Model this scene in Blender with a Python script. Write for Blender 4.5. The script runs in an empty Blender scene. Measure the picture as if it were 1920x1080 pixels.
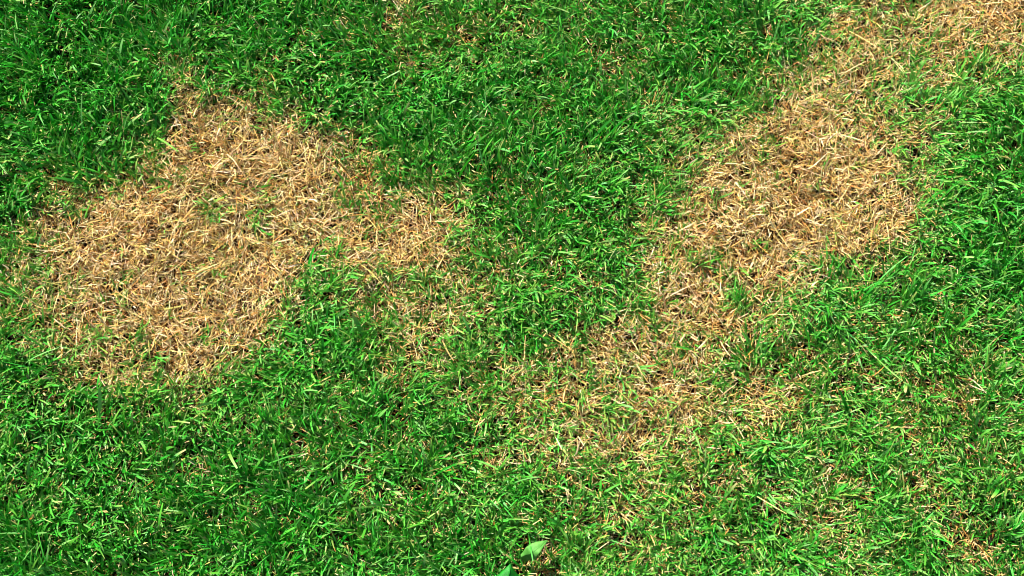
import bpy, math
import numpy as np
from mathutils import Vector, Matrix, Euler

scene = bpy.context.scene
R = math.radians
rng = np.random.default_rng(11)

# ------------------------------------------------------------------ camera
CAM_H, TILT, FOV = 1.50, 20.0, 40.0
CY = -CAM_H * math.tan(R(TILT))
cam_d = bpy.data.cameras.new("camera")
cam = bpy.data.objects.new("camera", cam_d)
scene.collection.objects.link(cam)
cam.location = (0.0, CY, CAM_H)
cam.rotation_euler = (R(TILT), 0.0, 0.0)
cam_d.sensor_width = 36.0
cam_d.angle = R(FOV)
cam_d.clip_start = 0.01
cam_d.clip_end = 1000.0
scene.camera = cam

# ------------------------------------------------------------------ sky, sun, exposure
SUN_EL, SUN_AZ = 42.0, 125.0          # azimuth counter-clockwise from +X: towards the upper left of the frame
world = bpy.data.worlds.new("World")
scene.world = world
world.use_nodes = True
wn = world.node_tree.nodes
sky = wn.new("ShaderNodeTexSky")
sky.sky_type = 'NISHITA'
sky.sun_disc = False
sky.sun_elevation = R(SUN_EL)
sky.sun_rotation = R(90.0 - SUN_AZ)
wn["Background"].inputs[1].default_value = 0.05
world.node_tree.links.new(sky.outputs[0], wn["Background"].inputs[0])

sun_d = bpy.data.lights.new("sun", 'SUN')
sun_d.energy = 5.0
sun_d.angle = R(0.5)
sun_d.color = (1.0, 0.95, 0.86)
sun = bpy.data.objects.new("sun", sun_d)
scene.collection.objects.link(sun)
sdir = Vector((math.cos(R(SUN_EL)) * math.cos(R(SUN_AZ)), math.cos(R(SUN_EL)) * math.sin(R(SUN_AZ)), math.sin(R(SUN_EL))))
sun.rotation_euler = sdir.to_track_quat('Z', 'Y').to_euler()
sun.location = sdir * 20

scene.view_settings.view_transform = 'Standard'
scene.view_settings.look = 'None'
scene.view_settings.gamma = 1.0
scene.view_settings.use_curve_mapping = False
scene.view_settings.exposure = 1.46
scene.cycles.filter_width = 1.0

# ------------------------------------------------------------------ where a point of the 1920x1080 photo lies on the ground
F = 0.5 / math.tan(R(FOV) / 2)         # focal length in frame widths
ct, st = math.cos(R(TILT)), math.sin(R(TILT))
def ground(px, py, z=0.0):
    x = (px - 960.0) / 1920.0 / F
    y = (540.0 - py) / 1920.0 / F
    dy = y * ct + st
    dz = y * st - ct
    t = (z - CAM_H) / dz
    return Vector((x * t, CY + dy * t, z))
def photo_uv(X, Y):                    # ground metres -> photo pixels
    ry, rz = Y - CY, -CAM_H
    yc = ry * ct + rz * st
    zc = -ry * st + rz * ct
    return 960.0 + 1920.0 * F * X / -zc, 540.0 - 1920.0 * F * yc / -zc

# ------------------------------------------------------------------ maps of the lawn: how dead, how lush
DEAD = """
000000001332211101255588
010000001332212101155556
000142100111113113366543
000186520000111202675410
000199973000101247896410
123599986311122367899510
069988886752101478999510
279998967973211678997300
379979939853222777754210
467999815564122774322121
357898301443146764212231
037565101432567653112331
221451111124556665522332
111211111123556654323432
111111111123454442232222
110101101211213332432431
010111001122123321232231
001001001101222211122122
""".split()
DEAD = np.array([[int(c) for c in r] for r in DEAD], float) / 9.0
LUSH = np.array([[9,8,7,6,5,6,3,2],[8,6,6,7,7,5,3,6],[4,3,4,5,7,4,4,8],[6,7,6,5,4,3,5,6],[7,8,7,6,5,5,5,5]], float) / 9.0

def sample(grid, u, v):
    h, w = grid.shape
    x = np.clip(u * w - 0.5, 0, w - 1.001); y = np.clip(v * h - 0.5, 0, h - 1.001)
    i = x.astype(int); j = y.astype(int); fx = x - i; fy = y - j
    fx = fx * fx * (3 - 2 * fx); fy = fy * fy * (3 - 2 * fy)
    return (grid[j, i] * (1 - fx) + grid[j, i + 1] * fx) * (1 - fy) + (grid[j + 1, i] * (1 - fx) + grid[j + 1, i + 1] * fx) * fy

class Noise:                           # smooth value noise, 0..1, feature size in metres
    def __init__(self, size, octaves=2, seed=0):
        self.size = size; self.oct = octaves
        self.t = np.random.default_rng(seed).random((256, 256))
    def one(self, X, Y, s):
        x = X / s + 1000.37; y = Y / s + 1000.71
        i = np.floor(x).astype(int); j = np.floor(y).astype(int)
        fx = x - i; fy = y - j; fx = fx * fx * (3 - 2 * fx); fy = fy * fy * (3 - 2 * fy)
        t = self.t; a = i % 256; b = (i + 1) % 256; c = j % 256; d = (j + 1) % 256
        return (t[c, a] * (1 - fx) + t[c, b] * fx) * (1 - fy) + (t[d, a] * (1 - fx) + t[d, b] * fx) * fy
    def __call__(self, X, Y):
        v = 0; w = 0; s = self.size; k = 1.0
        for o in range(self.oct):
            v = v + k * self.one(X + o * 3.1, Y - o * 1.7, s); w += k; s *= 0.5; k *= 0.55
        return v / w
n_edge = Noise(0.022, 3, 1); n_clump = Noise(0.016, 2, 2); n_warpx = Noise(0.05, 2, 3); n_warpy = Noise(0.05, 2, 4)
n_flow = Noise(0.13, 2, 5); n_tone = Noise(0.07, 2, 6); n_far = Noise(0.30, 2, 7); n_hole = Noise(0.02, 1, 8); n_flow2 = Noise(0.05, 2, 9); n_sprig = Noise(0.024, 2, 10); n_rust = Noise(0.05, 3, 12); n_dip = Noise(0.075, 3, 13)
def dip(X, Y):                         # shallow humps and hollows of the ground, level under the two broad leaves
    g = ground(985, 1045)
    far = np.clip((np.hypot(X - g.x, Y - g.y) - 0.03) / 0.08, 0, 1)
    return (n_dip(X, Y) - 0.5) * 0.012 * far

def deadness(X, Y):
    Xw = X + (n_warpx(X, Y) - 0.5) * 0.035; Yw = Y + (n_warpy(X, Y) - 0.5) * 0.035
    px, py = photo_uv(Xw, Yw)
    u, v = px / 1920.0, py / 1080.0
    d = sample(DEAD, u, v)
    out = np.clip(np.maximum(np.maximum(-u, u - 1), np.maximum(-v, v - 1)) * 5, 0, 1)
    far = np.clip((n_far(X, Y) - 0.52) * 6, 0, 1)
    d = d * (1 - out) + far * out
    sp = n_sprig(X, Y)
    d = d - np.clip((sp - 0.66) * 5, 0, 1) * 0.5 * d + np.clip((0.26 - sp) * 6, 0, 1) * 0.38 * (1 - d)
    return np.clip(d + (n_edge(X, Y) - 0.5) * 0.55 * (0.35 + 1.3 * np.sqrt(np.clip(d * (1 - d), 0, 1))), 0, 1)
def lush(X, Y):
    px, py = photo_uv(X, Y)
    return sample(LUSH, px / 1920.0, py / 1080.0)

# ------------------------------------------------------------------ materials
def principled(name):
    m = bpy.data.materials.new(name); m.use_nodes = True
    return m, m.node_tree.nodes, m.node_tree.links, m.node_tree.nodes["Principled BSDF"]

def blade_material(name, rough, spec, trans, tint):
    m, n, l, b = principled(name)
    a = n.new("ShaderNodeAttribute"); a.attribute_name = "blade_colour"
    l.new(a.outputs["Color"], b.inputs["Base Color"])
    b.inputs["Roughness"].default_value = rough
    b.inputs["Specular IOR Level"].default_value = spec
    t = n.new("ShaderNodeBsdfTranslucent")
    mx = n.new("ShaderNodeMixRGB"); mx.blend_type = 'MULTIPLY'; mx.inputs[0].default_value = 1.0; mx.inputs[2].default_value = tint
    l.new(a.outputs["Color"], mx.inputs[1]); l.new(mx.outputs[0], t.inputs["Color"])
    s = n.new("ShaderNodeMixShader"); s.inputs[0].default_value = trans
    l.new(b.outputs[0], s.inputs[1]); l.new(t.outputs[0], s.inputs[2])
    l.new(s.outputs[0], n["Material Output"].inputs["Surface"])
    return m
M_green = blade_material("living_blades", 0.5, 0.30, 0.20, (0.6, 1.0, 0.35, 1))
M_straw = blade_material("straw_blades", 0.7, 0.15, 0.05, (1.0, 0.8, 0.5, 1))

M_soil, n, l, b = principled("dark_soil")
tc = n.new("ShaderNodeTexCoord")
nz = n.new("ShaderNodeTexNoise"); nz.inputs["Scale"].default_value = 60; nz.inputs["Detail"].default_value = 8
rp = n.new("ShaderNodeValToRGB")
rp.color_ramp.elements[0].position = 0.35; rp.color_ramp.elements[0].color = (0.004, 0.003, 0.002, 1)
rp.color_ramp.elements[1].position = 0.75; rp.color_ramp.elements[1].color = (0.020, 0.013, 0.006, 1)
bp = n.new("ShaderNodeBump"); bp.inputs["Strength"].default_value = 0.8; bp.inputs["Distance"].default_value = 0.006
l.new(tc.outputs["Object"], nz.inputs["Vector"]); l.new(nz.outputs["Fac"], rp.inputs["Fac"])
l.new(rp.outputs[0], b.inputs["Base Color"]); l.new(nz.outputs["Fac"], bp.inputs["Height"]); l.new(bp.outputs[0], b.inputs["Normal"])
b.inputs["Roughness"].default_value = 0.95; b.inputs["Specular IOR Level"].default_value = 0.1

# ------------------------------------------------------------------ mesh helpers
def make_mesh(name, verts, quads, cols, mat, smooth=True):
    me = bpy.data.meshes.new(name)
    nv, nq = len(verts), len(quads)
    me.vertices.add(nv); me.vertices.foreach_set("co", verts.astype(np.float32).ravel())
    me.loops.add(nq * 4); me.loops.foreach_set("vertex_index", quads.astype(np.int32).ravel())
    me.polygons.add(nq)
    me.polygons.foreach_set("loop_start", np.arange(0, nq * 4, 4, dtype=np.int32))
    me.polygons.foreach_set("use_smooth", np.full(nq, smooth))
    me.update(calc_edges=True)
    if cols is not None:
        at = me.color_attributes.new("blade_colour", 'FLOAT_COLOR', 'POINT')
        at.data.foreach_set("color", np.concatenate([cols, np.ones((nv, 1))], 1).astype(np.float32).ravel())
    me.materials.append(mat)
    o = bpy.data.objects.new(name, me)
    scene.collection.objects.link(o)
    return o

FINE = 0.72
def ribbons(X, Y, Z, az, e0, e1, length, width, roll, twist, prof, col_base, col_tip, tip_mix, side=None, segs=4):
    """curved tapering blades; e0/e1 elevation at root and tip, roll/twist turn the flat of the blade"""
    N = len(X); length = length * FINE; width = width * FINE
    K = segs + 1
    P = np.zeros((N, K, 3)); P[:, 0] = np.stack([X, Y, Z], 1)
    T = np.zeros((N, K, 3))
    side = np.zeros(N) if side is None else side
    for k in range(K):
        s = k / segs
        e = e0 + (e1 - e0) * s ** 1.2
        a = az + side * s
        T[:, k] = np.stack([np.cos(e) * np.cos(a), np.cos(e) * np.sin(a), np.sin(e)], 1)
        if k: P[:, k] = P[:, k - 1] + 0.5 * (T[:, k] + T[:, k - 1]) * (length / segs)[:, None]
    P[:, 1:, 2] = np.maximum(P[:, 1:, 2], 0.0012 + 0.002 * rng.random((N, 1)))
    P[:, :, 2] += dip(P[:, :, 0], P[:, :, 1])
    out = np.zeros((N, K, 2, 3))
    for k in range(K):
        s = k / segs
        a = az + side * s
        H = np.stack([-np.sin(a), np.cos(a), np.zeros(N)], 1)
        V = np.cross(T[:, k], H)
        r = (roll + twist * s)[:, None]
        W = H * np.cos(r) + V * np.sin(r)
        hw = (width * prof[:, k] * 0.5)[:, None]
        out[:, k, 0] = P[:, k] - W * hw
        out[:, k, 1] = P[:, k] + W * hw
    verts = out.reshape(-1, 3)
    base = (np.arange(N) * K * 2)[:, None]
    q = np.array([[2 * k, 2 * k + 1, 2 * k + 3, 2 * k + 2] for k in range(segs)])
    quads = (base[:, :, None] + q[None]).reshape(-1, 4)
    s = np.linspace(0, 1, K)[None, :, None]
    m = np.clip((s - (1 - tip_mix[:, None, None])) / np.maximum(tip_mix[:, None, None], 1e-3), 0, 1)
    C = col_base[:, None, :] * (1 - m) + col_tip[:, None, :] * m
    cols = np.repeat(C, 2, axis=1).reshape(-1, 3)
    return verts, quads, cols

def merge(parts):
    V, Q, C, off = [], [], [], 0
    for v, q, c in parts:
        V.append(v); Q.append(q + off); C.append(c); off += len(v)
    return np.concatenate(V), np.concatenate(Q), np.concatenate(C)

def pick(pal, n):
    pal = np.array(pal); return pal[rng.integers(0, len(pal), n)]
def vary(c, amt):
    return np.clip(c * (1 + amt * rng.normal(size=(len(c), 1))) * (1 + amt * 0.35 * rng.normal(size=c.shape)), 0.002, 0.9)

# region that gets blades: the frame and a wide margin round it
c00, c10 = ground(0, 1080), ground(1920, 1080); t00, t10 = ground(0, 0), ground(1920, 0)
X0, X1 = t00.x - 0.06, t10.x + 0.06
Y0, Y1 = c00.y - 0.06, t00.y + 0.05
MX, MY = 0.75, 0.6
LEAF_SPOTS = [(1003, 1034, 0.017), (992, 1018, 0.012), (955, 1074, 0.016)]
HOLES = [(297, 436, 0.0055), (372, 440, 0.004), (1491, 331, 0.0045), (1553, 383, 0.0045), (172, 112, 0.008), (100, 572, 0.005), (30, 640, 0.007),
         (1720, 70, 0.004), (1410, 522, 0.004), (700, 560, 0.004), (110, 40, 0.009), (420, 110, 0.006), (760, 100, 0.007), (1080, 235, 0.007), (60, 930, 0.008), (620, 910, 0.007), (1480, 785, 0.004)]
def bare(X, Y, grow=1.0):              # small openings down to the soil
    k = np.zeros(len(X), bool)
    for px, py, rad in HOLES:
        g = ground(px, py); k |= (X - g.x) ** 2 + (Y - g.y) ** 2 < (rad * grow) ** 2
    return k
def leaf_gap(X, Y):                    # tall blades leave room for the two broad leaves
    k = np.zeros(len(X), bool)
    for px, py, rad in LEAF_SPOTS:
        g = ground(px, py, 0.015); k |= (X - g.x) ** 2 + (Y - g.y) ** 2 < rad ** 2
    return k
def scatter(n_in, n_out):
    xi = rng.uniform(X0, X1, n_in); yi = rng.uniform(Y0, Y1, n_in)
    xo = rng.uniform(X0 - MX, X1 + MX, n_out); yo = rng.uniform(Y0 - MY, Y1 + MY, n_out)
    k = (xo < X0) | (xo > X1) | (yo < Y0) | (yo > Y1)
    return np.concatenate([xi, xo[k]]), np.concatenate([yi, yo[k]])

# ------------------------------------------------------------------ the setting: soil
xs = np.concatenate([[-200, -50, -10, -3], np.linspace(-1.4, 1.4, 141), [3, 10, 50, 200]])
ys = np.concatenate([[-200, -50, -10, -3], np.linspace(-1.2, 1.2, 121), [3, 10, 50, 200]])
GX, GY = np.meshgrid(xs, ys)
inside = (np.abs(GX) < 1.45) & (np.abs(GY) < 1.25)
GZ = np.where(inside, (n_clump(GX, GY) - 0.5) * 0.006 - 0.002 + dip(GX, GY), -0.003)
nx, ny = len(xs), len(ys)
idx = np.arange(nx * ny).reshape(ny, nx)
q = np.stack([idx[:-1, :-1], idx[:-1, 1:], idx[1:, 1:], idx[1:, :-1]], -1).reshape(-1, 4)
soil = make_mesh("ground", np.stack([GX, GY, GZ], -1).reshape(-1, 3), q, None, M_soil)
soil["kind"] = "structure"

# ------------------------------------------------------------------ dead straw
STRAW = [(0.52, 0.36, 0.14), (0.58, 0.42, 0.20), (0.48, 0.30, 0.09), (0.62, 0.49, 0.28), (0.50, 0.32, 0.10), (0.40, 0.20, 0.045), (0.55, 0.41, 0.16), (0.42, 0.35, 0.09), (0.56, 0.45, 0.24)]
BROWN = [(0.26, 0.11, 0.025), (0.15, 0.065, 0.018), (0.34, 0.16, 0.04), (0.08, 0.035, 0.012)]
def straw_layer(n_in, n_out, zlo, zhi, e_lo, e_hi, L, W, keep_green, brown=0.15, flow_amt=0.5, lift=0, fan=1):
    X, Y = scatter(n_in, n_out)
    d = deadness(X, Y); hole = n_hole(X, Y)
    p = keep_green + (1 - keep_green) * d
    k = (rng.random(len(X)) < p) & ~((hole > 0.93) & (rng.random(len(X)) < 0.8)) & ~(bare(X, Y) & (rng.random(len(X)) < 0.93))
    X, Y, d = X[k], Y[k], d[k]
    if fan > 1:                        # dead blades still stand in small tufts that fan out from one crown
        rep = np.repeat(np.arange(len(X)), rng.integers(1, 2 * fan, len(X)))
        fan_az = rng.uniform(0, 2 * math.pi, len(X))[rep]
        X = X[rep] + rng.normal(0, 0.0016, len(rep)); Y = Y[rep] + rng.normal(0, 0.0016, len(rep)); d = d[rep]
    N = len(X)
    flow = (n_flow(X, Y) * 2 + n_flow2(X, Y)) * 2.4 * math.pi
    az = np.where(rng.random(N) < flow_amt, flow + rng.normal(0, 0.55, N) + math.pi * (rng.random(N) < 0.4), rng.uniform(0, 2 * math.pi, N))
    if fan > 1: az = fan_az + rng.normal(0, 1.1, N)
    clump = n_clump(X, Y)
    Z = rng.uniform(zlo, zhi, N) * (0.35 + 1.1 * clump) * (0.45 + 0.55 * d if not lift else 1.15 - 0.35 * d)
    e0 = R(1) * rng.uniform(e_lo, e_hi, N)
    e1 = e0 - R(1) * rng.uniform(-5, 28, N)
    ln = L * rng.lognormal(0, 0.38, N); wd = W * rng.lognormal(0, 0.28, N)
    pr = np.tile([0.8, 1, 0.95, 0.75, 0.35], (N, 1))
    c = pick(STRAW, N); br = rng.random(N) < brown
    c[br] = pick(BROWN, int(br.sum()))
    rust = np.clip((n_rust(X, Y) - 0.46) * 2.2, 0, 1)[:, None] * 0.8     # parts of the mat are foxed and browner
    c = 1.06 * vary(c, 0.20) * (1 - rust * np.array([0.12, 0.24, 0.40]))
    tip = np.clip(c * np.array([1.06, 1.08, 1.12]), 0, 0.7)
    return ribbons(X, Y, Z, az, e0, e1, ln, wd, rng.normal(0, 0.55, N), rng.normal(0, 0.7, N), pr, c, tip, rng.uniform(0, 0.8, N), rng.normal(0, 0.20, N))

straw = merge([
    straw_layer(90000, 45000, 0.000, 0.006, -5, 55, 0.015, 0.0013, 0.40, 0.70),  # mostly brown bottom layer: decayed thatch, darkened so gaps between straws look shaded
    straw_layer(95000, 65000, 0.004, 0.018, 0, 50, 0.0155, 0.00115, 0.10, 0.10),
    straw_layer(23000, 0, 0.002, 0.013, 12, 68, 0.0180, 0.00115, 0.06, 0.06, fan=4),
    straw_layer(6000, 2500, 0.010, 0.018, -10, 30, 0.026, 0.0014, 0.03, 0.0),
    straw_layer(90000, 30000, 0.006, 0.020, -20, 75, 0.0065, 0.0011, 0.20, 0.10, lift=1),
])
o = make_mesh("dead_grass", *straw, M_straw)
o["label"] = "dry straw coloured dead grass matted in the bare looking patches of the lawn"
o["category"] = "dead grass"; o["kind"] = "stuff"

# ------------------------------------------------------------------ living grass, grown in small tufts
def green_tufts(n_in, n_out, per, Lk, Wk, short=False):
    X, Y = scatter(n_in, n_out)
    d = deadness(X, Y); lu = lush(X, Y); cl = n_clump(X + 5, Y + 3)
    d = np.clip(d + rng.normal(0, 0.13, len(X)) * np.clip(d * 4, 0, 1), 0, 1)
    if short:  p = 0.25 * (1 - d) * (1.2 - 0.6 * lu) + 0.62 * np.clip(d * 2, 0, 1) * (1 - 0.75 * d)
    else:      p = np.clip(1.05 - 1.12 * d, 0.02, 1) ** 1.15
    k = (rng.random(len(X)) < p * (0.55 + 0.75 * cl)) & ~((n_hole(X + 2, Y) > 0.90) & (rng.random(len(X)) < 0.7)) & ~bare(X, Y, 1.2)
    if not short: k &= ~(leaf_gap(X, Y) & (rng.random(len(X)) < 0.90))
    X, Y, d, lu, cl = X[k], Y[k], d[k], lu[k], cl[k]
    cnt = rng.integers(per[0], per[1] + 1, len(X))
    rep = np.repeat(np.arange(len(X)), cnt); N = len(rep)
    flow = n_flow(X, Y) * 4 * math.pi
    taz = flow + rng.normal(0, 0.9, len(X))
    az = taz[rep] + rng.normal(0, 0.85, N)
    bx = X[rep] + rng.normal(0, 0.0018, N); by = Y[rep] + rng.normal(0, 0.0018, N)
    d, lu, cl = d[rep], lu[rep], cl[rep]
    Z = rng.uniform(0.0, 0.010, N) * (0.5 + cl)
    e0 = R(1) * np.clip(rng.normal(55, 18, N) + 22 * (lu - 0.45), 8, 89)
    e1 = np.minimum(e0 - R(4), R(1) * (rng.normal(20, 22, N) + 24 * (lu - 0.45)))
    ln = Lk * (0.72 + 0.28 * lu) * (0.75 + 0.5 * cl) * (1 - 0.45 * d) * rng.lognormal(0, 0.30, N)
    wd = Wk * (0.85 + 0.25 * lu) * (1 - 0.25 * d) * rng.lognormal(0, 0.28, N)
    blunt = (rng.random(N) < 0.45)[:, None]
    pr = np.where(blunt, np.array([[0.55, 0.95, 1, 0.9, 0.6]]), np.array([[0.55, 0.95, 1, 0.7, 0.06]]))
    yel = np.clip(0.08 + 0.85 * d + 0.35 * (1 - lu) * n_tone(X, Y)[rep] + rng.normal(0, 0.14, N), 0, 1)[:, None]
    deep = pick([(0.006, 0.225, 0.006), (0.012, 0.27, 0.012), (0.022, 0.30, 0.022), (0.005, 0.185, 0.004), (0.045, 0.33, 0.035), (0.12, 0.36, 0.09), (0.03, 0.22, 0.015)], N)
    lime = pick([(0.11, 0.35, 0.035), (0.17, 0.38, 0.05), (0.06, 0.32, 0.03), (0.22, 0.36, 0.06)], N)
    c = vary(deep * (1 - yel) + lime * yel, 0.15) * (1.04 - 0.08 * lu)[:, None]
    dead_tip = rng.random(N) < 0.14 + 0.40 * d
    tip = np.where(dead_tip[:, None], vary(pick([(0.50, 0.40, 0.17), (0.46, 0.31, 0.12), (0.36, 0.42, 0.10)], N), 0.12), np.clip(c * np.array([1.4, 1.1, 1.0]), 0, 0.8))
    tm = np.where(dead_tip, rng.uniform(0.12, 0.45 + 0.5 * d, N), 0.9)
    return ribbons(bx, by, Z, az, e0, e1, ln, wd, rng.normal(0, 0.55, N), rng.normal(0, 0.8, N), pr, c, tip, tm, rng.normal(0, 0.22, N))

green = merge([
    green_tufts(62000, 22000, (2, 5), 0.029, 0.0024),
    green_tufts(52000, 18000, (1, 3), 0.016, 0.0019, short=True),
    green_tufts(2500, 1200, (1, 2), 0.040, 0.0030),
])
o = make_mesh("green_grass", *green, M_green)
o["label"] = "short green lawn grass blades growing thickly around the dead patches"
o["category"] = "grass"; o["kind"] = "stuff"
print("blades", len(straw[0]) // 10, len(green[0]) // 10)

# ------------------------------------------------------------------ two broad leaves low in the grass at the bottom of the frame
def leaf_material(name, c1, c2, rough):
    m, n, l, b = principled(name)
    tc = n.new("ShaderNodeTexCoord")
    nz = n.new("ShaderNodeTexNoise"); nz.inputs["Scale"].default_value = 140; nz.inputs["Detail"].default_value = 5
    wv = n.new("ShaderNodeTexNoise"); wv.inputs["Scale"].default_value = 900; wv.inputs["Detail"].default_value = 2
    rp = n.new("ShaderNodeValToRGB")
    rp.color_ramp.elements[0].position = 0.35; rp.color_ramp.elements[0].color = c1
    rp.color_ramp.elements[1].position = 0.68; rp.color_ramp.elements[1].color = c2
    bp = n.new("ShaderNodeBump"); bp.inputs["Strength"].default_value = 0.35; bp.inputs["Distance"].default_value = 0.0006
    l.new(tc.outputs["Object"], nz.inputs["Vector"]); l.new(tc.outputs["Object"], wv.inputs["Vector"])
    l.new(nz.outputs["Fac"], rp.inputs["Fac"]); l.new(rp.outputs[0], b.inputs["Base Color"])
    l.new(wv.outputs["Fac"], bp.inputs["Height"]); l.new(bp.outputs[0], b.inputs["Normal"])
    b.inputs["Roughness"].default_value = rough; b.inputs["Specular IOR Level"].default_value = 0.22
    t = n.new("ShaderNodeBsdfTranslucent"); l.new(rp.outputs[0], t.inputs["Color"])
    s = n.new("ShaderNodeMixShader"); s.inputs[0].default_value = 0.2
    l.new(b.outputs[0], s.inputs[1]); l.new(t.outputs[0], s.inputs[2]); l.new(s.outputs[0], n["Material Output"].inputs["Surface"])
    return m
M_leaf_pale = leaf_material("pale_leaf", (0.05, 0.22, 0.025, 1), (0.12, 0.31, 0.06, 1), 0.6)
M_leaf_dark = leaf_material("dark_leaf", (0.003, 0.14, 0.006, 1), (0.008, 0.24, 0.012, 1), 0.5)

def leaf_blade(name, axis, left, right, zs, zl, zr, mat, label):
    """axis: midrib in photo pixels from stalk to tip; left/right: edge points beside each; z values in metres"""
    def dense(pts, n=31, soft=1.0):
        pts = np.array(pts, float); t = np.linspace(0, len(pts) - 1, n)
        out = []
        for u in t:
            i = min(int(u), len(pts) - 2); f = u - i
            p0 = pts[max(i - 1, 0)]; p1 = pts[i]; p2 = pts[i + 1]; p3 = pts[min(i + 2, len(pts) - 1)]
            if soft < 1: out.append(p1 * (1 - f) + p2 * f); continue
            out.append(0.5 * (2 * p1 + (p2 - p0) * f + (2 * p0 - 5 * p1 + 4 * p2 - p3) * f * f + (3 * p1 - p0 - 3 * p2 + p3) * f ** 3))
        return np.array(out)
    A = dense([(*ground(x, y, z),) for (x, y), z in zip(axis, zs)])
    L = dense([(*ground(x, y, z),) for (x, y), z in zip(left, zl)], soft=0)
    Rr = dense([(*ground(x, y, z),) for (x, y), z in zip(right, zr)], soft=0)
    rows = []
    for k in range(len(A)):
        row = []
        for f in np.linspace(1, 0, 7): row.append(A[k] * (1 - f) + L[k] * f + np.array([0, 0, 0.0006 * math.sin(f * 3.1)]))
        for f in np.linspace(0, 1, 7)[1:]: row.append(A[k] * (1 - f) + Rr[k] * f + np.array([0, 0, 0.0006 * math.sin(f * 3.1)]))
        rows.append(row)
    V = np.array(rows); n, w = V.shape[:2]
    origin = V.reshape(-1, 3).mean(0)
    idx = np.arange(n * w).reshape(n, w)
    q = np.stack([idx[:-1, :-1], idx[:-1, 1:], idx[1:, 1:], idx[1:, :-1]], -1).reshape(-1, 4)
    o = make_mesh(name, V.reshape(-1, 3) - origin, q, None, mat)
    o.location = origin
    sd = o.modifiers.new("thickness", 'SOLIDIFY'); sd.thickness = 0.0003
    o["label"] = label; o["category"] = "leaf"; o["group"] = "broad leaves lying in the grass"
    # raised midrib, a part of the leaf
    M = A[1:-1] + np.array([0, 0, 0.0006]) - origin
    S = np.linspace(0.0004, 0.00015, len(M))[:, None] * (Rr - L)[1:-1] / np.maximum(np.linalg.norm((Rr - L)[1:-1], axis=1, keepdims=True), 1e-6)
    mv = np.stack([M - S - [0, 0, 0.0003], M, M + S - [0, 0, 0.0003]], 1)
    mi = np.arange(len(M) * 3).reshape(-1, 3)
    mq = np.stack([mi[:-1, :-1], mi[:-1, 1:], mi[1:, 1:], mi[1:, :-1]], -1).reshape(-1, 4)
    rib = make_mesh("midrib", mv.reshape(-1, 3), mq, None, mat); rib.parent = o
    return o

leaf_blade("broad_leaf",
    [(977, 1045), (985, 1041), (995.5, 1037.5), (1006, 1030), (1017, 1021), (1027, 1013)],
    [(976, 1040), (981, 1034), (986, 1026), (998, 1018), (1013, 1014.5), (1027.2, 1012.6)],
    [(979, 1051), (990, 1055), (1004, 1048), (1011, 1038), (1019, 1026), (1027.4, 1013.4)],
    [0.024, 0.028, 0.036, 0.037, 0.035, 0.032], [0.022, 0.026, 0.033, 0.034, 0.033, 0.032], [0.012, 0.013, 0.033, 0.040, 0.037, 0.032],
    M_leaf_pale, "pale green pointed broad leaf lying on the grass just inside the bottom edge")
leaf_blade("broad_leaf",
    [(950, 1118), (951, 1100), (953, 1085), (956, 1071), (957, 1063), (957.5, 1056.5)],
    [(925, 1112), (923, 1097), (931, 1081), (943, 1070), (951, 1062), (957.0, 1056.3)],
    [(972, 1120), (979, 1100), (975, 1082), (967, 1072), (961, 1063), (958.2, 1056.7)],
    [0.034, 0.035, 0.035, 0.035, 0.034, 0.033], [0.026, 0.028, 0.030, 0.032, 0.033, 0.033], [0.018, 0.021, 0.025, 0.028, 0.031, 0.033],
    M_leaf_dark, "glossy dark green leaf tip poking in from below at the bottom edge")
